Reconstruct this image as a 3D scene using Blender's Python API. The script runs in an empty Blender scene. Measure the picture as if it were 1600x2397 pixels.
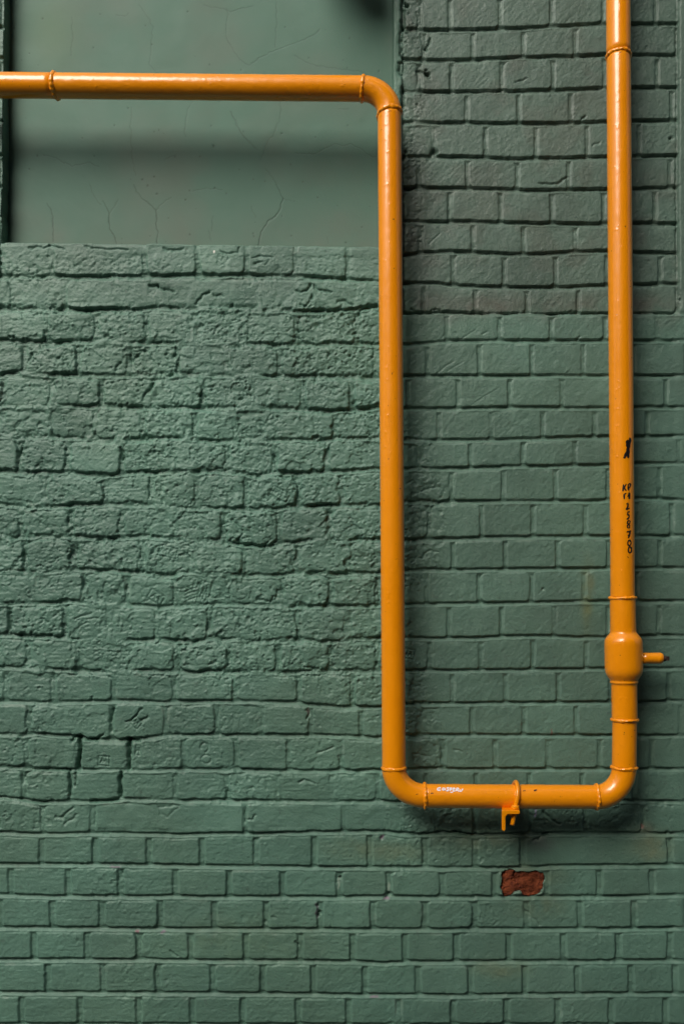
import bpy, math, random
import numpy as np
from mathutils import Vector, Matrix

S = bpy.context.scene
R_ = math.radians
# ------------------------------------------------------------------ camera
# One unit = one metre.  The wall face is the plane Y = 0, the camera stands
# 2.2 m in front of it at eye height.  Wall coordinates (x, y) below are in
# millimetres: x to the right, y downward, y = 2900 is the pavement.
D = 2200.0
CX, CY, GY = 800.0, 1400.0, 2900.0
cam = bpy.data.cameras.new('camera'); camo = bpy.data.objects.new('camera', cam)
S.collection.objects.link(camo); S.camera = camo
camo.location = (CX/1000, -D/1000, (GY-CY)/1000)
camo.rotation_euler = (R_(90), 0, 0)
cam.sensor_fit = 'HORIZONTAL'; cam.sensor_width = 36.0
cam.lens = 36.0*D/1600.0
cam.shift_y = (CY-1198.5)/1600.0
cam.clip_start = 0.05; cam.clip_end = 500
# ------------------------------------------------------------------ light
SUN_EL, SUN_AZ = 40.0, 31.0            # elevation, degrees to the left of the camera's back
w = bpy.data.worlds.new('World'); S.world = w; w.use_nodes = True
nt = w.node_tree; bg = nt.nodes['Background']
sky = nt.nodes.new('ShaderNodeTexSky'); sky.sky_type = 'NISHITA'; sky.sun_disc = False
sky.sun_elevation = R_(SUN_EL); sky.sun_rotation = R_(180+SUN_AZ)
sky.dust_density = 7.0; sky.ozone_density = 1.0; sky.air_density = 1.0
nt.links.new(sky.outputs[0], bg.inputs[0]); bg.inputs[1].default_value = 0.09
sl = bpy.data.lights.new('sun', 'SUN'); so = bpy.data.objects.new('sun', sl)
S.collection.objects.link(so)
sl.energy = 2.7; sl.angle = R_(38); sl.color = (1.0, 0.975, 0.94)
dsun = Vector((-math.sin(R_(SUN_AZ))*math.cos(R_(SUN_EL)), -math.cos(R_(SUN_AZ))*math.cos(R_(SUN_EL)), math.sin(R_(SUN_EL))))
so.rotation_euler = dsun.to_track_quat('Z', 'Y').to_euler()
so.location = (-2, -4, 5)
S.view_settings.view_transform = 'Standard'; S.view_settings.look = 'None'
S.view_settings.exposure = 0.13; S.view_settings.gamma = 1.0
S.cycles.max_bounces = 6

# ------------------------------------------------------------------ helpers
def link(name, me, mat=None, parent=None):
    o = bpy.data.objects.new(name, me); S.collection.objects.link(o)
    if mat: me.materials.append(mat)
    if parent: o.parent = parent
    return o
def empty(name, loc, label, cat, group=None):
    o = bpy.data.objects.new(name, None); S.collection.objects.link(o); o.location = loc
    o.empty_display_size = 0.05
    o['label'] = label; o['category'] = cat
    if group: o['group'] = group
    return o
def adopt(child, parent):                      # keep the child's world place
    child.parent = parent
    child.matrix_parent_inverse = Matrix.Translation(parent.location).inverted()
def mesh_np(name, V, F, smooth=True):
    me = bpy.data.meshes.new(name)
    V = np.asarray(V, dtype=np.float32); F = np.asarray(F, dtype=np.int32)
    k = F.shape[1]
    me.vertices.add(len(V)); me.vertices.foreach_set('co', V.ravel())
    me.loops.add(F.size); me.loops.foreach_set('vertex_index', F.ravel())
    me.polygons.add(len(F))
    me.polygons.foreach_set('loop_start', np.arange(0, F.size, k, dtype=np.int32))
    me.polygons.foreach_set('loop_total', np.full(len(F), k, dtype=np.int32))
    me.update(calc_edges=True)
    if smooth: me.polygons.foreach_set('use_smooth', np.ones(len(F), dtype=bool))
    return me
def set_col(me, rgb):
    a = me.color_attributes.new('paint', 'FLOAT_COLOR', 'POINT')
    c = np.ones((len(rgb), 4), dtype=np.float32); c[:, :3] = rgb
    a.data.foreach_set('color', c.ravel())

# ---- lattice noise, vectorised
def vnoise(x, y, scale, seed, sy=None):
    """smooth value noise in about -1..1, wavelength `scale` mm"""
    rs = np.random.RandomState(seed); T = rs.rand(256, 256).astype(np.float32)*2-1
    u = x/scale; v = y/(sy or scale)
    i = np.floor(u).astype(np.int32); j = np.floor(v).astype(np.int32)
    fu = (u-i).astype(np.float32); fv = (v-j).astype(np.float32)
    fu = fu*fu*fu*(fu*(fu*6-15)+10); fv = fv*fv*fv*(fv*(fv*6-15)+10)
    i0 = i & 255; i1 = (i+1) & 255; j0 = j & 255; j1 = (j+1) & 255
    a = T[j0, i0]; b = T[j0, i1]; c = T[j1, i0]; d = T[j1, i1]
    return (a*(1-fu)+b*fu)*(1-fv)+(c*(1-fu)+d*fu)*fv
def fbm(x, y, scale, seed, octv=4, gain=0.5, sy=None):
    s = 0; a = 1.0; n = 0
    for k in range(octv):
        # each octave rotated so that the lattice never shows
        t = 0.6*k+0.3; xr = x*math.cos(t)-y*math.sin(t); yr = x*math.sin(t)+y*math.cos(t)
        if sy: xr, yr = x+0.37*scale*k, y+0.61*scale*k
        s = s + a*vnoise(xr, yr, scale/(2**k), seed+k*17, (sy/(2**k) if sy else None)); n += a; a *= gain
    return s/n
def sstep(a, b, x):
    t = np.clip((x-a)/(b-a), 0, 1); return t*t*(3-2*t)

# ------------------------------------------------------------------ materials
def new_mat(name):
    m = bpy.data.materials.new(name); m.use_nodes = True
    t = m.node_tree; return m, t, t.nodes['Principled BSDF']
def mk_paint(name, rough, bump_scale, bump_dist, spec=0.5):
    m, t, b = new_mat(name)
    at = t.nodes.new('ShaderNodeAttribute'); at.attribute_name = 'paint'
    t.links.new(at.outputs['Color'], b.inputs['Base Color'])
    tc = t.nodes.new('ShaderNodeTexCoord')
    n = t.nodes.new('ShaderNodeTexNoise'); n.inputs['Scale'].default_value = bump_scale; n.inputs['Detail'].default_value = 6
    n.inputs['Roughness'].default_value = 0.65
    t.links.new(tc.outputs['Object'], n.inputs['Vector'])
    bp = t.nodes.new('ShaderNodeBump'); bp.inputs['Distance'].default_value = bump_dist; bp.inputs['Strength'].default_value = 1.0
    t.links.new(n.outputs[0], bp.inputs['Height']); t.links.new(bp.outputs[0], b.inputs['Normal'])
    mr = t.nodes.new('ShaderNodeMapRange'); mr.inputs[3].default_value = rough-0.08; mr.inputs[4].default_value = rough+0.1
    n2 = t.nodes.new('ShaderNodeTexNoise'); n2.inputs['Scale'].default_value = 14; n2.inputs['Detail'].default_value = 4
    t.links.new(tc.outputs['Object'], n2.inputs['Vector'])
    t.links.new(n2.outputs[0], mr.inputs[0]); t.links.new(mr.outputs[0], b.inputs['Roughness'])
    b.inputs['Specular IOR Level'].default_value = spec
    return m
M_wall = mk_paint('green_wall_paint', 0.50, 210, 0.0011, 0.5)
M_plaster = mk_paint('green_plaster_paint', 0.62, 420, 0.00012, 0.35)
M_redbrick = mk_paint('bare_red_brick', 0.9, 300, 0.0008, 0.2)
def mk_orange(name, col, bump=0.00013):
    m, t, b = new_mat(name)
    tc = t.nodes.new('ShaderNodeTexCoord')
    n0 = t.nodes.new('ShaderNodeTexNoise'); n0.inputs['Scale'].default_value = 9; n0.inputs['Detail'].default_value = 5
    t.links.new(tc.outputs['Object'], n0.inputs['Vector'])
    cr = t.nodes.new('ShaderNodeValToRGB')
    cr.color_ramp.elements[0].position = 0.3; cr.color_ramp.elements[0].color = (col[0]*0.96, col[1]*0.93, col[2]*0.9, 1)
    cr.color_ramp.elements[1].position = 0.7; cr.color_ramp.elements[1].color = (col[0], col[1], col[2], 1)
    t.links.new(n0.outputs[0], cr.inputs[0])
    mpx = t.nodes.new('ShaderNodeMapping'); mpx.inputs['Scale'].default_value = (1, 1, 0.12)
    t.links.new(tc.outputs['Object'], mpx.inputs['Vector'])
    ns = t.nodes.new('ShaderNodeTexNoise'); ns.inputs['Scale'].default_value = 90; ns.inputs['Detail'].default_value = 5
    t.links.new(mpx.outputs[0], ns.inputs['Vector'])
    ms = t.nodes.new('ShaderNodeMapRange'); ms.inputs[1].default_value = 0.45; ms.inputs[2].default_value = 0.8; ms.inputs[4].default_value = 0.10
    t.links.new(ns.outputs[0], ms.inputs[0])
    # a few rusty pinholes in the paint
    v = t.nodes.new('ShaderNodeTexNoise'); v.inputs['Scale'].default_value = 120; v.inputs['Detail'].default_value = 2
    t.links.new(tc.outputs['Object'], v.inputs['Vector'])
    th = t.nodes.new('ShaderNodeMapRange'); th.inputs[1].default_value = 0.735; th.inputs[2].default_value = 0.77
    t.links.new(v.outputs[0], th.inputs[0])
    mx = t.nodes.new('ShaderNodeMixRGB'); mx.inputs[2].default_value = (0.16, 0.045, 0.01, 1)
    t.links.new(th.outputs[0], mx.inputs[0]); t.links.new(cr.outputs[0], mx.inputs[1])
    m2 = t.nodes.new('ShaderNodeMixRGB'); m2.inputs[2].default_value = (0.62, 0.20, 0.012, 1)
    t.links.new(ms.outputs[0], m2.inputs[0]); t.links.new(mx.outputs[0], m2.inputs[1])
    t.links.new(m2.outputs[0], b.inputs['Base Color'])
    rr_ = t.nodes.new('ShaderNodeMapRange'); rr_.inputs[3].default_value = 0.20; rr_.inputs[4].default_value = 0.42
    t.links.new(n0.outputs[0], rr_.inputs[0]); t.links.new(rr_.outputs[0], b.inputs['Roughness'])
    # brushed, slightly lumpy enamel
    n1 = t.nodes.new('ShaderNodeTexNoise'); n1.inputs['Scale'].default_value = 150; n1.inputs['Detail'].default_value = 3
    n2 = t.nodes.new('ShaderNodeTexNoise'); n2.inputs['Scale'].default_value = 45; n2.inputs['Detail'].default_value = 2
    for n in (n1, n2): t.links.new(tc.outputs['Object'], n.inputs['Vector'])
    ad = t.nodes.new('ShaderNodeMath'); ad.operation = 'ADD'
    t.links.new(n1.outputs[0], ad.inputs[0]); t.links.new(n2.outputs[0], ad.inputs[1])
    bp = t.nodes.new('ShaderNodeBump'); bp.inputs['Distance'].default_value = bump; bp.inputs['Strength'].default_value = 1
    n3 = t.nodes.new('ShaderNodeTexNoise'); n3.inputs['Scale'].default_value = 75; n3.inputs['Detail'].default_value = 1
    t.links.new(tc.outputs['Object'], n3.inputs['Vector'])
    b3 = t.nodes.new('ShaderNodeMapRange'); b3.inputs[1].default_value = 0.66; b3.inputs[2].default_value = 0.78; b3.inputs[4].default_value = 2.2
    t.links.new(n3.outputs[0], b3.inputs[0])
    a2 = t.nodes.new('ShaderNodeMath'); a2.operation = 'ADD'; t.links.new(ad.outputs[0], a2.inputs[0]); t.links.new(b3.outputs[0], a2.inputs[1])
    t.links.new(a2.outputs[0], bp.inputs['Height']); t.links.new(bp.outputs[0], b.inputs['Normal'])
    b.inputs['Roughness'].default_value = 0.16; b.inputs['Specular IOR Level'].default_value = 0.5
    b.inputs['Coat Weight'].default_value = 0.75; b.inputs['Coat Roughness'].default_value = 0.12; b.inputs['Coat IOR'].default_value = 1.5
    t.links.new(bp.outputs[0], b.inputs['Coat Normal'])
    return m
ORANGE = (0.90, 0.305, 0.0)
M_orange = mk_orange('orange_enamel', ORANGE)
M_weld = mk_orange('orange_weld_enamel', ORANGE, 0.0006)
def simple(name, col, rough=0.6, metal=0.0, noise=0.15, scale=30, bump=0.0003):
    m, t, b = new_mat(name)
    tc = t.nodes.new('ShaderNodeTexCoord')
    n = t.nodes.new('ShaderNodeTexNoise'); n.inputs['Scale'].default_value = scale; n.inputs['Detail'].default_value = 6
    t.links.new(tc.outputs['Object'], n.inputs['Vector'])
    cr = t.nodes.new('ShaderNodeValToRGB')
    cr.color_ramp.elements[0].position = 0.3; cr.color_ramp.elements[0].color = tuple(c*(1-noise) for c in col)+(1,)
    cr.color_ramp.elements[1].position = 0.7; cr.color_ramp.elements[1].color = tuple(min(1, c*(1+noise)) for c in col)+(1,)
    t.links.new(n.outputs[0], cr.inputs[0]); t.links.new(cr.outputs[0], b.inputs['Base Color'])
    bp = t.nodes.new('ShaderNodeBump'); bp.inputs['Distance'].default_value = bump
    t.links.new(n.outputs[0], bp.inputs['Height']); t.links.new(bp.outputs[0], b.inputs['Normal'])
    b.inputs['Roughness'].default_value = rough; b.inputs['Metallic'].default_value = metal
    return m
M_black = simple('black_marker_ink', (0.006, 0.005, 0.005), 0.45, scale=300, bump=0.0)
M_white = simple('white_marker_ink', (0.80, 0.76, 0.80), 0.5, noise=0.05, scale=200, bump=0.0)
M_rust = simple('rusty_steel', (0.06, 0.035, 0.028), 0.55, 0.4, 0.7, 200, 0.0006)
M_asph = simple('asphalt', (0.04, 0.04, 0.042), 0.9, scale=60, bump=0.002)
M_pave = simple('pavement_stone', (0.045, 0.044, 0.043), 0.85, scale=12, bump=0.001)
M_dark = simple('dark_render', (0.05, 0.048, 0.045), 0.85, scale=4, bump=0.001)
M_mid = simple('grey_render', (0.16, 0.155, 0.15), 0.85, scale=4, bump=0.001)
M_glass, _t, _b = new_mat('dark_window_glass'); _b.inputs['Base Color'].default_value = (0.02, 0.022, 0.025, 1); _b.inputs['Roughness'].default_value = 0.1
M_iron = simple('black_iron', (0.02, 0.02, 0.02), 0.5, scale=60)

# ------------------------------------------------------------------ brick courses (wall mm)
def P(*a): return np.array(a, dtype=np.float64).reshape(-1, 2)
# lower edge of every course, top to bottom
C_ = [
 P(940,-18, 1200,-20, 1600,-30),
 P(940,61, 1000,63, 1060,63, 1170,59, 1230,58, 1280,55, 1400,48, 1600,48),
 P(940,132, 1010,134, 1120,132, 1220,126, 1350,124, 1410,120.5, 1600,122),
 P(940,208, 1050,208.6, 1170,207, 1300,204, 1400,199, 1480,198, 1600,198),
 P(960,281, 1100,281, 1200,282, 1300,282, 1400,279, 1500,276, 1600,275),
 P(950,360, 1080,360.5, 1200,365.5, 1320,363.6, 1410,360.5, 1500,359, 1600,357),
 P(950,434, 1060,434, 1150,436, 1260,440, 1400,437, 1500,435.5, 1600,432),
 P(950,513, 1100,513, 1250,517, 1400,518.5, 1500,517, 1600,518.5),
 P(-50,500, 0,500, 860,500, 925,587, 940,588, 1050,584, 1100,585.7, 1220,590, 1320,585.7, 1420,582, 1500,585.7, 1600,588),
 P(0,646, 250,645, 330,644, 460,643, 620,642, 720,645, 800,650, 880,658, 950,659, 1000,657, 1080,664, 1180,667, 1250,668, 1320,667, 1400,664, 1480,661, 1600,660),
 P(0,720.6, 125,723, 250,722, 375,719, 500,722, 600,725, 750,727, 830,722, 880,716, 960,731, 1050,726, 1130,731, 1300,732, 1400,730, 1600,731),
 P(0,794, 125,799, 230,797, 330,800, 450,802, 620,805, 750,805, 880,802, 950,804.5, 1000,800, 1060,795.5, 1160,796, 1300,795.5, 1600,795.5),
 P(0,873.6, 50,869, 110,873.6, 250,878, 400,875, 500,878, 620,878.5, 750,880, 850,883, 950,878, 1300,877, 1420,878, 1600,877),
 P(0,948.6, 125,950, 250,948.6, 350,953, 500,953, 620,953, 700,956, 780,961, 880,953, 950,955, 1100,954, 1200,951, 1300,953, 1420,953, 1500,951, 1600,952),
 P(0,1022, 125,1022, 250,1027, 400,1025, 500,1031, 600,1031, 770,1027, 880,1026, 950,1030, 1040,1028.6, 1150,1027.7, 1270,1024, 1400,1021, 1600,1019),
 P(0,1100, 60,1107, 160,1104, 240,1114, 290,1105, 410,1105, 500,1102, 600,1110, 660,1105, 750,1104, 880,1096, 1080,1094.6, 1200,1090, 1340,1089, 1420,1086, 1480,1083, 1600,1083),
 P(0,1178, 60,1188, 130,1183, 190,1180, 250,1177, 350,1183, 450,1188, 600,1190, 750,1182, 880,1182, 950,1174, 1070,1172, 1280,1172, 1420,1170, 1480,1165, 1540,1165, 1600,1170),
 P(0,1261, 60,1253.5, 150,1255, 250,1261, 350,1255, 450,1265, 500,1263, 560,1272, 620,1278, 660,1268, 750,1265, 880,1261, 950,1263, 1070,1259, 1180,1255, 1300,1254.5, 1420,1253.6, 1600,1253),
 P(0,1338, 100,1338, 200,1332, 310,1340, 400,1346, 450,1338, 500,1343, 600,1347, 700,1340, 780,1343, 880,1341, 950,1335, 1070,1332.6, 1250,1330, 1420,1329, 1600,1328),
 P(0,1413, 100,1411, 180,1405, 250,1414.5, 330,1419, 400,1421, 450,1415, 540,1413, 620,1416, 700,1418, 880,1418, 950,1415, 1050,1411.6, 1200,1410, 1350,1407, 1600,1406),
 P(0,1485, 100,1488, 200,1498, 300,1499.5, 370,1495, 450,1502, 500,1493, 600,1501, 700,1499, 800,1502, 880,1492, 950,1493, 1100,1493, 1180,1489, 1250,1487.5, 1350,1491, 1420,1490, 1500,1487.5, 1600,1487),
 P(0,1562, 60,1562, 120,1566, 250,1570, 400,1571, 600,1573, 700,1572, 770,1568, 800,1571, 880,1570, 1100,1568, 1350,1565, 1600,1563),
 P(0,1641, 110,1643, 250,1641, 300,1640, 380,1643, 450,1641, 560,1640, 680,1643, 720,1648, 800,1654, 880,1655, 950,1647, 1050,1646, 1180,1644, 1420,1643, 1600,1640),
 P(0,1718, 100,1718, 180,1723, 210,1731, 270,1731, 350,1727, 400,1719, 500,1719.5, 620,1721, 800,1721, 880,1727, 950,1721, 1060,1720, 1340,1721, 1600,1721),
 P(0,1797, 180,1801, 300,1803, 400,1801, 600,1801, 700,1804, 880,1802, 1000,1800, 1150,1799, 1600,1800),
 P(0,1866, 100,1877, 200,1876, 290,1871, 400,1872.5, 600,1874, 750,1877, 900,1876, 1000,1877, 1450,1874, 1600,1876),
 P(0,1948, 100,1952, 200,1950, 300,1951, 420,1953.6, 500,1950, 620,1950, 700,1948, 800,1947, 900,1946, 950,1952, 990,1952, 1060,1948, 1110,1955, 1200,1951, 1450,1950, 1600,1952),
 P(0,2022, 100,2023, 230,2024, 350,2025, 450,2026, 600,2028.5, 750,2030, 960,2031, 1030,2032, 1200,2032, 1300,2028, 1400,2026, 1600,2025),
 P(0,2094, 70,2097, 250,2099, 400,2098, 500,2100, 650,2100, 800,2101, 900,2099, 1100,2100, 1300,2099, 1450,2099, 1600,2095),
 P(0,2172, 200,2172.5, 400,2175, 750,2175.5, 900,2176, 1200,2175.5, 1450,2174, 1600,2172),
 P(0,2246, 200,2247, 400,2248, 600,2249, 800,2250, 900,2255, 950,2252, 1100,2251, 1400,2250, 1600,2249),
 P(0,2323, 200,2324, 400,2325.6, 600,2326, 800,2329, 1100,2330.5, 1200,2328.6, 1400,2326.7, 1600,2325.6),
 P(0,2398, 1600,2400)]
top = [P(0, -18-76*k, 1600, -28-76*k) for k in range(22, 0, -1)]
bot = [P(0, 2398+75.5*k, 1600, 2400+75.5*k) for k in range(1, 8)]
CUR = top + C_ + bot
NT = len(top)
# joints between headers, one list per course, for the left (x<912) and right (x>912) halves
RJ = {1: [982,1053.6,1172,1293,1415,1536], 2: [992,1107,1226.5,1347.5,1467,1587], 3: [982,1057,1176,1296.6,1417,1540], 4: [973,1093,1215.5,1337,1458,1574],
 5: [1015,1137,1255.6,1376,1498], 6: [981,1094.5,1212,1332,1452,1571], 7: [1053,1173,1293,1414.5,1535], 8: [985,1107,1226.3,1348,1468,1588],
 9: [1061,1181,1302,1422,1547], 10: [991.5,1113,1235,1355,1476,1588], 11: [1045,1169,1290,1415.6], 12: [1000.5,1122,1244,1364,1482],
 13: [954.5,1072,1192.4,1315,1437,1558.5], 14: [1027,1148.7,1270.5,1391,1514], 15: [982,1100,1223,1345,1466], 16: [1056,1177.7,1299.6,1423,1543],
 17: [1005,1127,1247,1370,1490,1572], 18: [1060,1182,1304,1424,1544], 19: [998,1121,1244,1366.5], 20: [1049.6,1173,1297,1423,1541.5],
 21: [1006,1124.6,1247,1371], 22: [1058.5,1182.6,1306,1429,1564], 23: [980,1104,1226,1348,1470], 24: [1036,1158,1281,1403,1525], 25: [997,1114,1239,1362,1484],
 26: [1110,1240,1370,1503]}
LJ = {9: [10,121,338,461,576,692,813.5], 10: [151.5,609], 11: [108,227,344,456,576,695.5,837], 12: [57,184,303,414.5,530,652.5,879],
 13: [8,120.5,237.5,360,473.5,590,709,822.5], 14: [115.4,221,332,456,551,785], 15: [46,159,287,408,532,643,766], 16: [104,244,352,461,574,699,800],
 17: [48,166,287,400,522,654,772], 18: [59,172,332,451,571,697,817], 19: [76,199,298,410,534.5,654,774,884], 20: [22,151.5,257,367,490,700,815],
 21: [67,183,301,411,534.5,649,775,884], 22: [13,124,265.6,408,549,699,825], 23: [68.6,261.5,387.5,507,612,727,845], 24: [60,182,301,429,552,675,797.6],
 25: [54,166,282,411,532,654,775,884], 26: [99,215,573,804]}
FJ = {27: [96.5,222.7,348,472.6,598.5,735,865.5,994,1112,1223,1568], 28: [25,159,282,410,536,661,793,910,1034.6,1157.7,1279,1402,1526],
 29: [122,238,374,501.5,622.5,749,872,994,1111,1231.5,1358,1483], 30: [78.5,203,325,446,575,702,824.5,947,1067.5,1191,1318,1446,1568],
 31: [111,241,369,497.5,615,732.7,854,978,1101,1228,1351,1476.5,1580], 32: [50,187.5,324.5,450,567.5,697,815.7,932.5,1060,1184.5,1306,1430.5,1557]}
JO = {}
for k in range(len(CUR)+1):
    kk = k-NT                              # course index used in the tables above
    js = []
    if kk in FJ: js = list(FJ[kk])
    else:
        js = list(LJ.get(kk, [])) + list(RJ.get(kk, []))
        if not js: js = [1000+61*(kk % 2)+122*q for q in range(-9, 6)]
        elif kk not in LJ: js = [js[0]-122*q for q in range(9, 0, -1)]+js
    while js[0] > -1400: js.insert(0, js[0]-122)
    while js[-1] < 3600: js.append(js[-1]+122)
    JO[k] = np.array(js)

def rough_mask(X, Y):
    n = fbm(X, Y, 90, 5, 3)*35
    left = 1-sstep(895, 930, X+n*0.3)
    b = sstep(640, 700, Y+n)*(1-sstep(1530, 1640, Y+n))*1.0
    b2 = sstep(1530, 1600, Y+n)*(1-sstep(1940, 1952, Y))*(0.30+0.5*sstep(0.0, 0.5, fbm(X, Y, 170, 9, 2)) )
    b3 = sstep(560, 600, Y)*(1-sstep(640, 700, Y))*0.38
    m = left*np.clip(b+b2+b3, 0, 1)
    # torn mortar edge right of the long pipe, different width in every course
    edge = np.interp(Y, [990,1020,1100,1180,1330,1345,1410,1490,1500,1640,1650,1800,1805,1870,1880,1955], [930,990,1010,1055,1040,1000,965,955,1000,985,1015,1035,960,960,1100,1060])
    m2 = (1-sstep(edge-14, edge+22, X+n*0.7))*sstep(925, 950, X)*sstep(990, 1030, Y)*(1-sstep(1945, 1956, Y))*0.62
    m3 = (1-sstep(975, 1010, X+n*0.4))*sstep(925, 940, X)*(1-sstep(560, 600, Y))*0.45
    m4 = sstep(1872, 1885, Y)*(1-sstep(1945, 1955, Y))*sstep(930, 960, X)*0.5
    m5 = sstep(1950, 1956, Y)*(0.05+0.25*sstep(0.25, 0.6, fbm(X+500, Y, 130, 19, 2)))
    m6 = sstep(1955,1965,Y)*(1-sstep(2020,2032,Y))*sstep(940,990,X)*(1-sstep(1180,1230,X))*0.35
    return np.clip(m+m2+m3+m4+m5+m6+0.04, 0, 1)

GRO = []   # grooves: (points, half width, depth)
def G(w_, d_, *a): GRO.append((P(*a), w_, d_))
G(4.2,16, 185,1727,188,1750,186,1769,182,1800); G(3.2,8, 168,1735,178,1724,190,1722,205,1733,225,1730,240,1722)
G(3.8,14, 302,1731,303,1780,300,1800); G(3,8, 297,1731,312,1731,326,1735); G(3.6,12, 283,1810,281,1835,281,1865); G(2.5,8, 176,1810,174,1842)
G(2.5,7, 160,1803,163,1830,165,1866); G(2.5,6, 66,1812,75,1803,160,1802); G(3.5,6, 212,1876,240,1876,275,1873); G(3,5, 48,1870,70,1876,110,1878)
G(3.5,7, 265,1662,260,1680,257,1690); G(2,4, 260,1695,261,1712); G(2.4,5, 296,1689,310,1683,318,1676,331,1658); G(3.5,5, 330,1687,345,1680)
G(3.5,7, 350,668,368,669); G(2.5,5, 368,670,380,676,395,677,406,683); G(2.5,5, 458,712,466,700,474,690,490,685); G(2.5,4, 500,690,520,692)
G(2.2,6, 693,680,710,683,720,676,727,666); G(2.2,6, 734,667,745,677,760,681,776,685); G(3,7, 731,693,730,700); G(2,5, 704,713,714,717,726,706)
G(2.8,7, 840,736,846,724,858,718,880,714); G(2.2,5, 790,707,803,703,815,709,825,715); G(2.5,5, 727,724,745,724,760,722)
G(2,3.5, 382,580,395,586,415,585,430,581); G(2,3.5, 70,581,100,583,115,577,150,584); G(1.8,3, 200,580,240,583,300,584); G(1.8,3, 560,576,558,588,534,592,515,586)
G(1.8,3, 592,601,620,597,640,602); G(1.8,3, 592,615,615,612); G(2,3.5, 530,594,534,606)
G(2.4,5, 543,1216,556,1230,566,1240); G(3,6, 556,1262,560,1271,575,1277,588,1272,600,1277,616,1281,624,1270,632,1262); G(2.2,4, 558,1262,569,1247)
G(2.5,6, 643,1068,644,1080); G(3.5,6, 691,1146,697,1160,705,1170); G(3,5, 768,1200,775,1203); G(3.5,6, 770,1238,768,1246,776,1262)
G(2.8,7, 50,1050,42,1072,40,1088); G(2.5,6, 281,1047,288,1060,287,1075); G(3,5, 75,830,66,850); G(3,5, 275,860,283,848,270,865); G(3,5, 413,815,408,835)
G(3,6, 358,895,352,910,336,928); G(2.5,5, 353,888,372,889); G(3,5, 315,835,322,832); G(3,6, 57,1310,55,1322); G(3,6, 16,1420,22,1432)
G(2.4,4, 176,1447,195,1441,213,1435); G(2,3, 186,1465,205,1458); G(2.5,4, 130,1432,140,1436); G(2,3,205,1450,228,1448)
G(2.2,4, 213,1640,214,1632); G(2.5,4, 125,1580,124,1592); G(2.6,5, 713,1562,722,1562,732,1566); G(2.4,5, 600,1403,615,1404,632,1408,640,1396)
G(2.2,4, 740,880,744,868,735,895); G(2.2,2, 370,1890,420,1886); G(2.2,1.5, 370,1892,375,1905,392,1912,405,1900,418,1890)
G(2.4,3.5, 130,1912,145,1916,160,1900,172,1893); G(2,3, 150,1930,170,1918,180,1908); G(2.2,4, 575,1892,573,1925); G(2.2,3.5, 595,1908,592,1918,578,1920)
G(2.2,3.5, 700,1832,712,1826,740,1835); G(2.2,3.5, 745,1760,765,1757,780,1750); G(2.6,5,718,1662,722,1672,719,1682)
# smooth side
G(1.2,-0.4, 1101,947,1130,925,1166,905); G(1.2,0.7, 1100,950,1130,929,1166,908); G(1.4,1.2, 1020,876,1045,855,1062,845); G(1.2,1.0, 1047,868,1085,845)
G(1.3,1.2, 1082,791,1112,772); G(2.4,3.5, 1262,424,1285,427,1306,427,1318,418,1330,409); G(1.8,2.5, 1207,187,1220,183,1234,177); G(2.6,4, 1363,276,1371,267)
G(1.8,2, 1390,334,1405,330); G(1.6,1.6, 1004,567,1030,543); G(2,2.5, 1165,205,1180,204); G(1.6,1.6, 1128,782,1140,776); G(2,2.5, 1350,795,1357,786)
G(4.5,8, 941,-10,942,30,941,62); G(4.2,7, 940,62,938,100,939,128); G(4.2,7, 936,148,937,172); G(4.2,8, 941,205,943,225,942,243,939,246); G(4,6, 949,350,944,362,940,372)
G(2.4,5, 1007,85,1004,97,998,107); G(3,6, 950,3,953,9); G(2.6,4, 982,160,995,166,1003,170); G(3,5, 996,108,1000,112)
G(2.4,3.5, 398,2227,405,2234,415,2240); G(2.2,3, 1230,2133,1246,2146,1261,2166); G(2.5,6, 1065,1948,1085,1952,1112,1955); G(3,5, 1060,1945,1080,1947)
G(2.4,4, 693,2205,696,2214); G(2,3, 1102,1868,1128,1880); G(2.2,4, 1500,1946,1503,1930); G(2.4,5, 1250,1968,1262,1962,1280,1950); G(2.8,5, 1270,1902,1300,1925,1310,1930)
G(2.2,4, 960,720,975,727,1000,728,1020,722,1040,727); G(2.6,4, 1290,733,1320,729,1350,727); G(2,3, 1105,727,1130,731)
G(2.2,3, 985,1307,995,1293,1010,1289,1022,1292); G(2.4,3.5, 1002,1190,1004,1180); G(2.2,3, 988,1150,1005,1142,1030,1138,1040,1150)
G(2.0,2.5, 1080,1760,1062,1755); G(1.8,2, 965,1765,985,1768,1005,1772); G(1.6,1.8, 940,1530,958,1537)
G(2.2,2.8, 1588,0,1588,200,1587,340,1585,450,1586,560,1589,640,1591,700); G(3.0,4, 1591,700,1590,716,1580,728,1568,734)
PIT = [(999,168,5,9), (1017,350,7,9), (1010,357,4,7), (951,7,4,7), (997,158,3,6), (1003,176,3,6), (75,565+20,3,4), (3,596,5,7), (4,618,5,6), (1572,318,4,5), (1272,1380,3,4),
 (622,2160,4,3), (570,2150,8,1.6), (640,2148,3,2), (748,2138,4,7), (742,2120,3,5), (743,2145,4,7), (795,2055,3,6), (912,2095,5,7), (905,2105,4,5), (895,1962,5,4), (1110,2236,2,3), (1560,1950,4,5),
 (1470,1935,5,2), (560,728,4,6), (621,727,5,7), (543,713,4,6), (745,757,5,5), (740,762,5,4), (620,1190,4,4), (880,1478,4,4), (500,1050,6,4), (502,905,4,3), (498,912,3,3), (506,915,3,3)]
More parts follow.
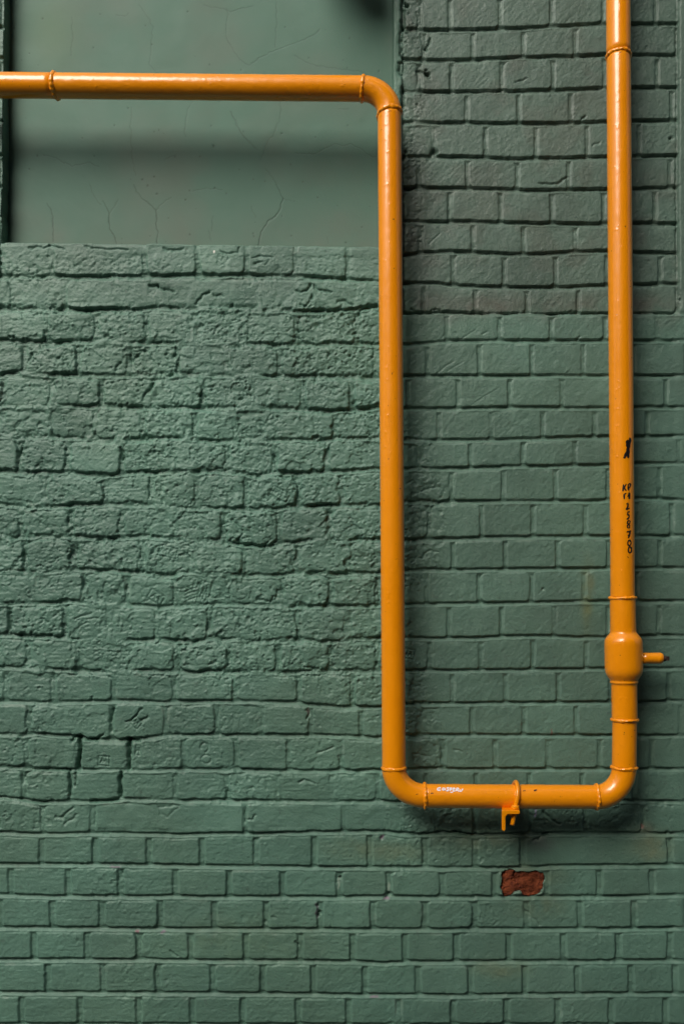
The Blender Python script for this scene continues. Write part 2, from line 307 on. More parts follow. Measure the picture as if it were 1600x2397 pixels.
def stamp(cx, cy, w_, h_, a, kind=0):
    ca, sa = math.cos(R_(a)), math.sin(R_(a))
    f = lambda *p: [v for q in range(0, len(p), 2) for v in (cx+p[q]*w_/2*ca-p[q+1]*h_/2*sa, cy+p[q]*w_/2*sa+p[q+1]*h_/2*ca)]
    G(1.5, 2.6, *f(-1,-1, 1,-1, 1,1, -1,1, -1,-1))
    if kind == 0:
        G(1.3, 2.0, *f(-.75,.6, -.7,-.6, -.42,.2, -.12,-.6, -.08,.6)); G(1.3, 2.0, *f(.7,-.6, .2,-.6, .2,.6, .65,.6, .7,.05, .2,.0))
    else:
        G(1.6, 2.4, *f(-.6,.5, -.3,-.5, 0,.4, .3,-.5, .6,.5)); G(1.4, 1.8, *f(-.5,.1, .5,.1))
stamp(393, 1292, 42, 24, 14); stamp(655, 1157, 44, 22, 28); stamp(365, 1398, 36, 24, 32, 1); stamp(478, 1388, 26, 52, 15, 1); stamp(318, 1692, 24, 22, 42, 1)
stamp(957, 1531, 26, 22, 10, 1); stamp(243, 1782, 26, 22, 5, 1); stamp(322, 1757, 10, 22, 5, 1)
for yy in (1378, 1386, 1394, 1401): G(1.5, 2.0, 432, yy+8, 446, yy+1, 462, yy-3)
G(1.7, 3.0, *[v for q in range(13) for v in (478+9*math.cos(q*math.pi/8-math.pi*1.05), 1751+11*math.sin(q*math.pi/8-math.pi*1.05))])
G(1.6, 2.4, *[v for q in range(17) for v in (482+12*math.cos(q*math.pi/8), 1778+10*math.sin(q*math.pi/8))])
G(1.6, 2.5, 498, 905, 504, 912, 494, 915, 498, 902)

def seg_dist(X, Y, pts):
    d = np.full(X.shape, 1e9)
    for (x0, y0), (x1, y1) in zip(pts[:-1], pts[1:]):
        dx, dy = x1-x0, y1-y0; L = dx*dx+dy*dy+1e-9
        t = np.clip(((X-x0)*dx+(Y-y0)*dy)/L, 0, 1)
        d = np.minimum(d, np.hypot(X-x0-t*dx, Y-y0-t*dy))
    return d

def wall_height(X, Y):
    """relief of the brickwork in mm towards the street, and its paint colour"""
    rm = rough_mask(X, Y)
    wx = X + fbm(X, Y, 26, 101, 3)*(1.0+3.4*rm) + fbm(X, Y, 8, 131, 2)*(0.5+0.7*rm)
    wy = Y + fbm(X, Y, 30, 111, 3)*(1.0+3.2*rm) + fbm(X, Y, 9, 141, 2)*(0.4+0.7*rm)
    nr = len(CUR)
    cy_ = np.stack([np.interp(wx[0] if False else X[0], c[:, 0], c[:, 1]) for c in CUR])   # curves on the columns
    # vertical joint and course lookup
    row = np.zeros(X.shape, dtype=np.int32)
    colsX = np.arange(X.shape[1])[None, :].repeat(X.shape[0], 0)
    for k in range(nr): row += (wy > (cy_[k][None, :]+3.5))
    up = cy_[np.clip(row-1, 0, nr-1), colsX]; lo = cy_[np.clip(row, 0, nr-1), colsX]
    d_lo = (lo-1.0)-wy                       # positive inside the brick
    kk = row-NT
    jw_h = np.where(kk >= 27, 9.5, np.where(kk <= 8, 9.0, 9.0))
    d_up = wy-(up+jw_h)
    d_sd = np.full(X.shape, 1e3); bid = np.zeros(X.shape, dtype=np.int32); bc = np.zeros(X.shape)
    for k in range(nr+1):
        m = row == k
        if not m.any(): continue
        js = JO[k]; xv = wx[m]
        q = np.clip(np.searchsorted(js, xv), 1, len(js)-1)
        dl = xv-js[q-1]; dr = js[q]-xv
        jw_ = 4.8 if k-NT >= 27 else 3.6
        d_sd[m] = np.minimum(dl-jw_, dr-jw_); bid[m] = q+k*97; bc[m] = (js[q]+js[q-1])/2
    rs = np.random.RandomState(3); N = 20000
    tf = rs.rand(8, N).astype(np.float32); b = bid % N
    Rr = 3+9*tf[0][b]**2+rm*7; bev = np.where(kk >= 27, 3.8, 2.6)+rm*2.0
    d_tb = np.minimum(d_lo, d_up)
    cq = np.maximum(Rr-d_sd, 0); cp = np.maximum(Rr-d_tb, 0)
    corner = (cq > 0) & (cp > 0)
    d = np.where(corner, Rr-np.hypot(cq, cp), np.minimum(d_sd, d_tb))
    d = d + fbm(X, Y, 13, 151, 3)*(0.5+1.2*rm)
    chip = sstep(0.30, 0.62, fbm(X, Y, 34, 161, 3))*(0.6+4.5*rm)
    d = d-chip
    # mortar, struck: deep under the upper brick, coming out to the brick below
    tj = np.clip((wy-(lo-1.0))/9.5, 0, 1); tj2 = np.clip((wy-(up-1.0))/9.5, 0, 1)
    inh = (d_lo < 0) | (d_up < 0)
    tt = np.where(d_lo < 0, tj, tj2)
    deep = np.where(kk <= 9, 6.6, np.where(kk >= 27, 6.0, 5.6))
    wu = np.clip(1-d_up/6, 0, 1); wl = np.clip(1-d_lo/6, 0, 1)
    side_m = np.where(kk >= 27, -4.2, -3.0)
    mort = np.where(inh, -deep+(deep-0.5)*sstep(0.42, 0.95, tt), side_m*(1-wu)*(1-wl)-0.5*wu-deep*wl)
    mort = mort-rm*1.6 + fbm(X, Y, 22, 171, 3)*(0.8+1.8*rm)
    smear = sstep(0.0, 0.5, fbm(X, Y, 95, 181, 4))*rm*9.0
    smear2 = sstep(0.05, 0.5, fbm(X+900, Y, 60, 183, 3))*(1-rm)*1.6*(X > 930)
    mort = np.minimum(mort+smear+smear2, 0.4)
    # a few joints raked deeper
    mort = mort-sstep(0.25, 0.5, fbm(X-333, Y, 50, 187, 2))*rm*4.5
    face = (tf[1][b]-0.5)*(1.2+3.0*rm)+((wx-bc)/60)*(tf[2][b]-0.5)*(0.8+3.2*rm)+((wy-(up+lo)/2)/38)*(tf[3][b]-0.5)*(0.7+2.6*rm)
    h = mort+(face-mort)*sstep(0, 1, d/bev)
    h = h-np.clip(1-d/17.0, 0, 1)**2*(0.25+1.0*rm)*(d > 0)
    # surface of the bricks
    tex = fbm(X, Y, 60, 201, 3)*1.7+fbm(X, Y*1.25, 22, 211, 3, 0.5)*0.9+(0.28-np.abs(fbm(X+60, Y*1.3, 24, 215, 3, 0.5)))*3.0+fbm(X, Y*1.5, 7, 213, 2, 0.7)*1.35
    per = 0.22+0.85*tf[4][b]**1.3
    h = h+tex*rm*per
    # tooling strokes running up to the right, faint, on the smooth side
    u = (X+Y)*0.7071; v = (X-Y)*0.7071
    h = h+(fbm(u, v, 5, 221, 2, 0.6, sy=22)*0.26*(0.3+1.2*tf[6][b])+fbm(X, Y, 12, 225, 3, .6)*0.5)*(1-rm*0.7)+fbm(X, Y, 45, 227, 2)*0.7
    # horizontal brush marks on some bricks of the left half
    h = h+fbm(X, Y, 34, 231, 2, 0.6, sy=4.5)*(0.5+0.7*tf[5][b])*(X < 905)*(0.45+0.3*rm)
    # pits and crumbs
    p = fbm(X, Y*1.2, 13, 241, 2); h = h-sstep(0.40, 0.72, p)*(0.25+3.2*rm*per)
    p = fbm(X, Y*1.2, 7.5, 243, 2); h = h-sstep(0.42, 0.75, p)*(0.2+3.2*rm*per)
    p = fbm(X+70, Y*1.2, 10, 247, 2); h = h+sstep(0.45, 0.8, p)*(0.35+2.0*rm)
    # flakes: patches of old render with a broken edge
    fl = fbm(X+40, Y-90, 85, 251, 4, 0.55); h = h+sstep(0.16, 0.19, fl)*rm*1.8
    fl = fbm(X-740, Y+90, 60, 257, 4, 0.6); h = h-sstep(0.25, 0.28, fl)*rm*2.2
    # smooth course where the sill was rendered over (second course on the left)
    r2 = (X < 900)*sstep(652, 660, Y)*(1-sstep(708, 718, Y))
    h = h*(1-0.55*r2)+r2*(1.0-0.8*sstep(150, 160, X)+fbm(X, Y, 30, 261, 4)*1.6)
    r3 = (X < 900)*sstep(572, 580, Y)*(1-sstep(590, 600, Y)); h = h*(1-r3*0.5)+r3*0.3
    r4 = (X > 225)*(X < 900)*sstep(1880, 1890, Y)*(1-sstep(1935, 1947, Y)); h = h*(1-0.5*r4)+fbm(X, Y, 70, 263, 3)*2.5*r4
    # closing strip beside the recess, upper right field set back behind it
    rec = sstep(938.5, 942.5, X+3*fbm(X, Y, 22, 277, 3))*(1-sstep(1586.5, 1589.5, X))*(1-sstep(729, 737, Y+fbm(X, Y, 20, 271, 3)*5+np.maximum(X-1565, 0)*0.35))
    h = h-rec*7.0
    st = sstep(1587, 1591, X)*(1-sstep(720, 760, Y)); h = h*(1-st)+st*(0.8+fbm(X, Y, 40, 273, 3)*0.9)
    st2 = sstep(1570, 1592, X)*sstep(760, 800, Y); h = h*(1-0.55*st2)+st2*0.5
    lp = (1-sstep(937, 941.5, X+4.5*fbm(X, Y, 24, 275, 4)))*sstep(908, 914, X)*(1-sstep(566, 584, Y)); h = h*(1-lp)+lp*(0.4+fbm(X, Y, 16, 276, 4)*1.2)
    # bottom ledge below the recess edge
    # cracks
    jx = X+fbm(X, Y, 9, 281, 2)*3.2; jy = Y+fbm(X, Y, 9, 283, 2)*3.2
    xs = X[0]; ys = Y[:, 0]
    for pts, w_, dep in GRO:
        pad = 14
        i0, i1 = np.searchsorted(xs, [pts[:, 0].min()-pad, pts[:, 0].max()+pad]); j0, j1 = np.searchsorted(ys, [pts[:, 1].min()-pad, pts[:, 1].max()+pad])
        if i1 <= i0 or j1 <= j0: continue
        sl_ = (slice(j0, j1), slice(i0, i1))
        dd = seg_dist(jx[sl_], jy[sl_], pts) if w_ > 1.75 else seg_dist(X[sl_], Y[sl_], pts)
        h[sl_] -= dep*np.exp(-(dd/w_)**2)
    for x0, y0, r, dep in PIT:
        i0, i1 = np.searchsorted(xs, [x0-3*r, x0+3*r]); j0, j1 = np.searchsorted(ys, [y0-3*r, y0+3*r]); sl_ = (slice(j0, j1), slice(i0, i1))
        h[sl_] -= dep*np.exp(-(((jx[sl_]-x0)**2+(jy[sl_]-y0)**2)/(r*r))**1.3)
    # missing paint and shell over one brick
    h = h*(1.2-0.28*rm)
    hole = red_shape(jx, jy)
    h = h-hole*16
    # ---------------- paint colour (dust, grime, stains, darker tone on the right)
    base = np.array([0.096, 0.200, 0.150]); alt = np.array([0.095, 0.182, 0.130]); grey = np.array([0.084, 0.136, 0.106]); dirt_and_dark = np.array([0.082, 0.088, 0.068])
    a = sstep(-0.35, 0.5, fbm(X, Y, 260, 301, 4))[..., None]
    col = base*(1-a*0.6)+alt*a*0.6
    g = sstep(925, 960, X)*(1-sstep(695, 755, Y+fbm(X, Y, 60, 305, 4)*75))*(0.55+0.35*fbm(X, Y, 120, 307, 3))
    g = g+sstep(940, 1000, X)*0.45*(1-sstep(700, 740, Y)*0.2)*(1-sstep(1700, 2000, Y)*0.5)  # greyer, darker tone right of the long pipe
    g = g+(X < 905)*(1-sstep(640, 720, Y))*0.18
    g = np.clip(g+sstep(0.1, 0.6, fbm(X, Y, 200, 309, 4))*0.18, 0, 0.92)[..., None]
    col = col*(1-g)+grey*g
    dm = sstep(925, 960, X)*(1-sstep(1588, 1596, X))*np.exp(-((Y-712)/26)**2)*(0.55+0.6*fbm(X, Y, 50, 311, 4))*sstep(930, 1000, X)
    dm = dm+rec*sstep(0.1, 0.5, fbm(X, Y, 80, 313, 4))*0.30
    dm = dm+np.exp(-(((X-960)/45)**2+((Y-470)/150)**2))*(X > 936)*0.45  # darker, browner patch beside the long pipe
    dm = np.clip(dm, 0, 0.85)[..., None]; col = col*(1-dm)+dirt_and_dark*dm
    def blot(cx, cy, rx, ry, c, amt):
        nonlocal col
        q = np.exp(-(((X-cx)/rx)**2+((Y-cy)/ry)**2)**1.2)*np.clip(0.85+fbm(X, Y, 25, int(cx), 3)*0.9, 0, 1.3)*amt
        q = np.clip(q, 0, 1)[..., None]; col = col*(1-q)+np.array(c)*q
    blot(1372, 1400, 13, 70, (0.13, 0.145, 0.05), 0.6); blot(1382, 1350, 9, 30, (0.15, 0.13, 0.04), 0.5)
    blot(1525, 1985, 48, 30, (0.17, 0.195, 0.11), 0.6); blot(1510, 1940, 30, 14, (0.15, 0.17, 0.11), 0.5)
    blot(820, 1985, 70, 22, (0.14, 0.19, 0.105), 0.45); blot(930, 1995, 60, 22, (0.14, 0.18, 0.105), 0.45); blot(1150, 1968, 120, 22, (0.13, 0.165, 0.10), 0.5)
    blot(1240, 2050, 75, 30, (0.13, 0.17, 0.10), 0.5); blot(1260, 2120, 60, 30, (0.13, 0.17, 0.10), 0.45); blot(560, 2200, 200, 60, (0.10, 0.17, 0.105), 0.4)
    blot(1270, 1976, 26, 16, (0.12, 0.12, 0.14), 0.45); blot(1170, 2270, 60, 20, (0.15, 0.19, 0.11), 0.5)
    def fleck(cx, cy, rx, ry, c, amt=0.9):
        nonlocal col
        q = sstep(1.15, 0.75, np.hypot((jx-cx)/rx, (jy-cy)/ry))*amt if False else (1-sstep(0.75, 1.15, np.hypot((jx-cx)/rx, (jy-cy)/ry)))*amt
        q = q[..., None]; col = col*(1-q)+np.array(c)*q
    lil = (0.20, 0.16, 0.20)
    fleck(895, 1960, 5, 5, lil); fleck(742, 2140, 3.5, 14, lil, .8); fleck(741, 2120, 3, 8, lil, .6); fleck(905, 2105, 8, 3, lil); fleck(270, 2031, 14, 3, lil, .7)
    fleck(320, 2182, 7, 2.5, (0.22, .13, .14)); fleck(380, 2184, 7, 2.5, lil); fleck(876, 2335, 12, 3, lil, .7); fleck(1252, 1902, 4, 10, (0.3, 0.28, 0.42), .8)
    fleck(502, 587, 3, 3, (0.7, 0.68, 0.62)); fleck(1291, 1715, 2, 8, (0.17, 0.09, 0.07)); fleck(1503, 1936, 4, 5, (0.28, 0.16, 0.13), .8)
    fleck(720, 1665, 3, 9, (0.16, 0.10, 0.10), .7); fleck(792, 2068, 3, 16, (0.25, 0.34, 0.27), .8); fleck(910, 2078, 4, 12, (0.25, 0.34, 0.27), .8)
    sp = sstep(0.60, 0.72, fbm(X, Y, 9, 331, 2))[..., None]*0.22; col = col*(1-sp)+np.array([0.05, 0.055, 0.045])*sp
    col = col*(1+0.07*fbm(X, Y, 30, 341, 3)+0.20*fbm(X, Y, 140, 343, 4)+(tf[7][b]-0.5)*0.12)[..., None]
    # worn thin paint on the proud edges of a few bricks
    wn = (sstep(0.30, 0.55, fbm(X, Y, 40, 345, 4))*((d > -1) & (d < 5)))[..., None]*0.35; col = col*(1-wn)+np.array([0.17, 0.25, 0.20])*wn
    hc = np.clip(hole, 0, 1)[..., None]; col = col*(1-hc)+np.array([0.10, 0.07, 0.05])*hc
    return h, col

RED = P(1174,2042, 1178,2040, 1204,2039, 1206,2046, 1220,2043, 1262,2042, 1272,2046, 1275,2058, 1270,2080, 1262,2094, 1240,2099, 1224,2097, 1216,2086, 1204,2090, 1196,2097, 1182,2101, 1175,2092, 1172,2070)
def inside_poly(X, Y, poly):
    ins = np.zeros(X.shape, dtype=bool); n = len(poly)
    for i in range(n):
        x0, y0 = poly[i]; x1, y1 = poly[(i+1) % n]
        c = ((y0 > Y) != (y1 > Y)) & (X < (x1-x0)*(Y-y0)/(y1-y0+1e-9)+x0)
        ins ^= c
    return ins
def red_shape(X, Y):
    out = np.zeros(X.shape)
    m = (X > 1150) & (X < 1300) & (Y > 2020) & (Y < 2120)
    if not m.any(): return out
    xx, yy = X[m], Y[m]
    ins = inside_poly(xx, yy, RED)
    d = seg_dist(xx, yy, np.vstack([RED, RED[:1]]))
    out[m] = sstep(-1.2, 2.0, np.where(ins, d, -d))
    return out

# ------------------------------------------------------------------ the wall
def axis(a, b, fine0, fine1, f, c1, c2):
    """coordinates from a to b: step f inside fine0..fine1, c1 near it, c2 far away"""
    v = list(np.arange(fine0, fine1+0.01, f)); x = fine0; out = []
    while x > a: x -= c1 if fine0-x < 700 else c2; out.append(x)
    v = out[::-1]+v; x = v[-1]
    while x < b: x += c1 if x-fine1 < 700 else c2; v.append(x)
    return np.array(v, dtype=np.float64)
NX0, NX1, NY1 = 8.0, 922.0, 572.0      # recess: left, right and lower edge
wall = empty('brick_wall', (CX/1000, 0, 0), 'green painted rough brick wall with a plastered recess and one bare red brick', 'wall')
xs = axis(-2600, 4300, -24, 1624, 2.0, 6.0, 40.0); ys = axis(-1700, 2900, -24, 2424, 2.0, 6.0, 40.0)
ys[-1] = 2905
i0 = int(np.argmin(abs(xs-NX0))); i1 = int(np.argmin(abs(xs-NX1))); jn = int(np.argmin(abs(ys-NY1))); jt = int(np.argmin(abs(ys+640)))
X, Y = np.meshgrid(xs, ys)
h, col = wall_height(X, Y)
# bend the grid so that the recess edges follow the built ones
fx = 1-sstep(930, 1000, X); Yb = Y+(-4.5+10.5*np.clip(X, -100, 936)/900+fbm(X, Y*0, 25, 401, 3)*1.5)*np.exp(-((Y-NY1)/40)**2)*fx
Xb = X-(5.0*np.clip(Y, 0, 572)/572+fbm(X*0, Y, 25, 403, 3)*2.0)*np.exp(-((X-NX0)/12)**2)*(Y < 640)+fbm(X*0, Y, 25, 405, 3)*1.2*np.exp(-((X-NX1)/8)**2)*(Y < 600)
ny, nx = X.shape
V = np.stack([Xb/1000, -h/1000, (GY-Yb)/1000], -1).reshape(-1, 3)
idx = np.arange(ny*nx).reshape(ny, nx)
keep = np.ones((ny-1, nx-1), dtype=bool); keep[jt:jn, i0:i1] = False
F = np.stack([idx[1:, :-1][keep], idx[1:, 1:][keep], idx[:-1, 1:][keep], idx[:-1, :-1][keep]], -1)
# returns of the recess: rings of vertices going back from its edge
PD = 42.0
ring_ids = np.concatenate([idx[jt:jn, i0], idx[jn, i0:i1], idx[jt:jn+1, i1][::-1]])
rv = V[ring_ids]; n0 = len(V); extra = []; ex_col = []
flat_col = col.reshape(-1, 3)
for q, t in enumerate((0.12, 0.4, 0.7, 1.0)):
    r = rv.copy(); r[:, 1] = rv[:, 1]*(1-t)+t*(PD+6)/1000
    side = np.clip((rv[:, 0]*1000-(NX1-12))/10, 0, 1)      # right-hand return is splayed
    r[:, 0] -= side*t*0.003
    extra.append(r); ex_col.append(flat_col[ring_ids])
V2 = np.vstack([V]+extra); col2 = np.vstack([flat_col]+ex_col); m_ = len(ring_ids)
prev = ring_ids; FF = [F]
for q in range(4):
    cur = n0+q*m_+np.arange(m_)
    FF.append(np.stack([prev[:-1], prev[1:], cur[1:], cur[:-1]], -1)); prev = cur
F = np.vstack(FF)
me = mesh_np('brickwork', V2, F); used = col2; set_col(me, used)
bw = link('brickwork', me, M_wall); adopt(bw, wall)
del X, Y, h, col, V, V2, F, FF, Xb, Yb, idx, keep

# plaster panel at the back of the recess
CRK = [P(125,566,123,520,119,490,110,475), P(272,571,266,552,256,530,255,500,245,475,240,468), P(256,498,270,478,278,468), P(367,571,370,545,365,520,366,492,350,478,330,462,318,448,313,430),
 P(366,492,378,478,400,462), P(236,478,222,464,214,448,210,432), P(317,410,312,380,307,340,306,300,308,250), P(605,575,612,540,625,520,645,505,655,490,662,465,650,435,640,415,620,395),
 P(662,465,680,470), P(610,375,620,340,640,312,655,280,658,250,655,200), P(603,350,580,332,562,305,550,280,538,262), P(582,153,560,140,545,115,530,90,528,60,535,35,530,20),
 P(585,153,605,135,640,118,670,108,700,98,735,82,750,70), P(690,130,715,145,740,154,775,158,800,163,840,167,860,172), P(745,355,770,342,785,335,805,340,820,336,850,352,872,365,882,364),
 P(690,358,730,360,745,355), P(645,5,648,40,646,80,645,110), P(495,565,490,550,488,540), P(496,540,498,505), P(600,510,592,495,590,480), P(100,362,130,368,150,380,170,388,210,380,230,390), 
 P(385,375,400,365,412,362), P(433,320,432,300,438,260,450,235), P(540,262,552,290,570,320,600,345), P(370,175,350,150,355,100,358,60,340,30,325,10), P(475,12,520,20,540,26,590,12),
 P(767,571,766,556), P(165,130,170,90,168,40), P(270,35,290,38,300,30), P(790,254,815,255), P(450,448,480,440,520,446)]
xs = axis(-30, 990, -5, 945, 1.25, 6, 20); ys = axis(-700, 640, -20, 600, 1.25, 6, 20)
X, Y = np.meshgrid(xs, ys)
h = fbm(X, Y, 300, 501, 3)*2.0+fbm(X, Y, 70, 503, 3)*0.7+fbm(X, Y, 14, 505, 3)*0.14
base = np.array([0.092, 0.185, 0.138]); warm = np.array([0.125, 0.155, 0.120]); a = sstep(-0.2, 0.6, fbm(X, Y, 220, 511, 5))*0.5+0.45*sstep(430, 575, Y)*(0.7+0.6*fbm(X, Y, 60, 513, 3))
a = np.clip(a, 0, 1)[..., None]; col = base*(1-a)+warm*a
q = (np.exp(-(((X-110)/60)**2+((Y-50)/90)**2))*0.5)[..., None]; col = col*(1-q)+np.array([0.12, 0.20, 0.115])*q
rr = np.random.RandomState(8); jx = X+fbm(X, Y, 10, 521, 2)*2.6; jy = Y+fbm(X, Y, 10, 523, 2)*2.6
strong = {0, 1, 3, 7}
for n_, pts in enumerate(CRK):
    # traced on the wall plane: the panel lies deeper
    pt = np.stack([CX+(pts[:, 0]-CX)*(1+PD/D), CY+(pts[:, 1]-CY)*(1+PD/D)], -1)
    k0, k1 = np.searchsorted(xs, [pt[:, 0].min()-8, pt[:, 0].max()+8]); l0, l1 = np.searchsorted(ys, [pt[:, 1].min()-8, pt[:, 1].max()+8]); sl_ = (slice(l0, l1), slice(k0, k1))
    dd = seg_dist(jx[sl_], jy[sl_], pt); g = np.exp(-(dd/1.15)**2)
    dep = 0.8 if n_ in strong else 0.35; amt = 0.5 if n_ in strong else 0.22
    if n_ in strong:   # fading out away from the sill
        fade = sstep(380, 540, Y[sl_]); amt = 0.16+0.36*fade
    h[sl_] -= dep*g; g = (g*amt)[..., None] if np.ndim(amt) == 0 else (g*amt)[..., None]
    col[sl_] = col[sl_]*(1-g)+np.array([0.035, 0.04, 0.032])*g
for _ in range(90):
    x0, y0 = rr.uniform(10, 925), rr.uniform(0, 570); r = rr.uniform(0.9, 2.0); k0 = int(np.argmin(abs(xs-x0))); l0 = int(np.argmin(abs(ys-y0)))
    sl_ = (slice(l0-4, l0+5), slice(k0-4, k0+5)); g = np.exp(-((X[sl_]-x0)**2+((Y[sl_]-y0)*rr.uniform(.6, 1.4))**2)/r**2)
    h[sl_] -= g; g = (g*0.5)[..., None]; col[sl_] = col[sl_]*(1-g)+np.array([0.04, 0.045, 0.035])*g
ny, nx = X.shape; idx = np.arange(ny*nx).reshape(ny, nx)
V = np.stack([X/1000, (PD-h)/1000, (GY-Y)/1000], -1).reshape(-1, 3)
F = np.stack([idx[1:, :-1].ravel(), idx[1:, 1:].ravel(), idx[:-1, 1:].ravel(), idx[:-1, :-1].ravel()], -1)
me = mesh_np('plaster_panel', V, F); set_col(me, col.reshape(-1, 3)); pp = link('plaster_panel', me, M_plaster); adopt(pp, wall)
pp['label'] = 'smooth green plaster panel with hairline cracks set back in the wall'

# the bare red brick
xs = np.arange(1160, 1288, 1.0); ys = np.arange(2028, 2112, 1.0); X, Y = np.meshgrid(xs, ys)
t = fbm(X, Y*1.2, 16, 601, 4, .6); h = -5.0+t*3.4+fbm(X, Y, 6, 603, 2)*1.3-sstep(0.3, 0.6, fbm(X, Y, 9, 605, 2))*2.5-4.0*np.exp(-(seg_dist(X, Y, P(1206,2038,1203,2052,1208,2062))/2)**2)
a = sstep(-0.4, 0.5, fbm(X, Y, 22, 611, 4))[..., None]; col = np.array([0.10, 0.024, 0.009])*(1-a)+np.array([0.20, 0.052, 0.020])*a
a = (sstep(0.25, 0.5, fbm(X, Y, 7, 613, 2))*0.6)[..., None]; col = col*(1-a)+np.array([0.12, 0.03, 0.018])*a
ny, nx = X.shape; idx = np.arange(ny*nx).reshape(ny, nx)
V = np.stack([X/1000, -h/1000, (GY-Y)/1000], -1).reshape(-1, 3)
msk = red_shape(X, Y)
kp = msk[:-1, :-1] > -1
V[:, 1] += (1-sstep(0.0, 0.5, msk)).reshape(-1)*0.018
F = np.stack([idx[1:, :-1].ravel(), idx[1:, 1:].ravel(), idx[:-1, 1:].ravel(), idx[:-1, :-1].ravel()], -1)
me = mesh_np('bare_brick', V, F); set_col(me, col.reshape(-1, 3)); rb = link('bare_brick', me, M_redbrick); adopt(rb, wall)
rb['label'] = 'bare red brick face where the green paint has broken off'
del X, Y, h, col, V, F

# ------------------------------------------------------------------ the pipe
PDP = 76.0                                # pipe axis in front of the wall face, mm
PR = 26.9
def U(px, py, d=PDP):
    """place on the wall as sighted -> the point d mm in front of it (metres)"""
    k = 1-d/D
    return Vector(((CX+(px-CX)*k)/1000, -d/1000, (GY-(CY+(py-CY)*k))/1000))
def sweep(path, rad, seg=48, seed=0, lump=0.0, caps=True):
    """tube along points; rad may be a list; gentle lumps in the paint film"""
    path = [Vector(p) for p in path]; n = len(path)
    if not hasattr(rad, '__len__'): rad = [rad]*n
    T = [(path[min(i+1, n-1)]-path[max(i-1, 0)]).normalized() for i in range(n)]
    up = Vector((0, -1, 0)) if abs(T[0].dot(Vector((0, -1, 0)))) < 0.9 else Vector((1, 0, 0))
    V = []; a = np.arange(seg)*2*math.pi/seg; s = 0.0
    for i in range(n):
        if i: s += (path[i]-path[i-1]).length
        u = (up-T[i]*up.dot(T[i])).normalized(); up = u; v = T[i].cross(u)
        r = np.full(seg, float(rad[i]))
        if lump: 
            L = vnoise(np.full(seg, s*1000.0)+np.cos(a)*40, np.sin(a)*40+np.full(seg, 0.0), 11, 700+seed)+0.7*vnoise(np.full(seg, s*1000.0)+np.cos(a)*40, np.sin(a)*40, 5, 710+seed)
            r = r+lump*L
        for j in range(seg):
            V.append(path[i]+(u*math.cos(a[j])+v*math.sin(a[j]))*(r[j]/1000))
    F = [(i*seg+j, i*seg+(j+1) % seg, (i+1)*seg+(j+1) % seg, (i+1)*seg+j) for i in range(n-1) for j in range(seg)]
    if caps:
        V.append(path[0]); V.append(path[-1]); c0 = n*seg
        F += [(c0, (j+1) % seg, j, j) for j in range(seg)]; F += [(c0+1, (n-1)*seg+j, (n-1)*seg+(j+1) % seg, (n-1)*seg+(j+1) % seg) for j in range(seg)]
    me = bpy.data.meshes.new('m')
    me.from_pydata([tuple(v) for v in V], [], [tuple(dict.fromkeys(f)) for f in F]); me.polygons.foreach_set('use_smooth', [True]*len(me.polygons)); me.update()
    return me
def lerp_path(a, b, step=0.006):
    n = max(2, int((b-a).length/step)); return [a.lerp(b, i/n) for i in range(n+1)]
pipe = empty('gas_pipe', U(922, 1797), 'glossy orange painted steel gas pipe running along, down and back up the green wall', 'pipe')
def ppart(name, me, mat=M_orange):
    me.name = name; o = link(name, me, mat); adopt(o, pipe); return o
def bez(p0, c, p1, n=22):                    # bend between two straight runs
    # circular arc through the two tangent points, corner c
    out = []
    A = (p0-c); B = (p1-c)
    k = 0.5523
    q1 = p0-A*k; q2 = p1-B*k
    for i in range(n+1):
        t = i/n; out.append(p0*(1-t)**3+q1*3*t*(1-t)**2+q2*3*t*t*(1-t)+p1*t**3)
    return out
H0 = U(-1500, 185); Ha = U(130, 200); H1 = U(848, 207); V0 = U(911, 266)
corner1 = U(911, 207.5)
V1 = U(921.5, 1798); B0 = U(994, 1863.5); corner2 = U(922, 1863)
B1 = U(1395, 1866); W0 = U(1460, 1797); corner3 = U(1460, 1866.5)
WA = U(1461.2, 1685); WB = U(1456.5, 1400); WC = U(1446.8, 132); WD = U(1440, -1300)
ppart('pipe_section', sweep(lerp_path(H0, Ha, 0.02), PR, 48, 1, 0.16))
ppart('pipe_section', sweep(lerp_path(Ha, H1), PR, 64, 2, 0.16))
ppart('elbow', sweep(bez(H1, corner1, V0), PR+0.3, 64, 3, 0.2))
ppart('pipe_section', sweep(lerp_path(V0, V1), PR, 64, 4, 0.13))
ppart('elbow', sweep(bez(V1, corner2, B0), PR+0.3, 64, 5, 0.2))
lowrun = ppart('pipe_section', sweep(lerp_path(B0, B1), PR, 64, 6, 0.2))
ppart('elbow', sweep(bez(B1, corner3, W0), PR+0.5, 64, 7, 0.2))
ppart('pipe_section', sweep(lerp_path(W0, WA), PR+0.3, 64, 8, 0.16))
marked = ppart('pipe_section', sweep(lerp_path(WB, WC), PR, 64, 9, 0.13))
ppart('pipe_section', sweep(lerp_path(WC, WD, 0.02), PR, 48, 10, 0.13))
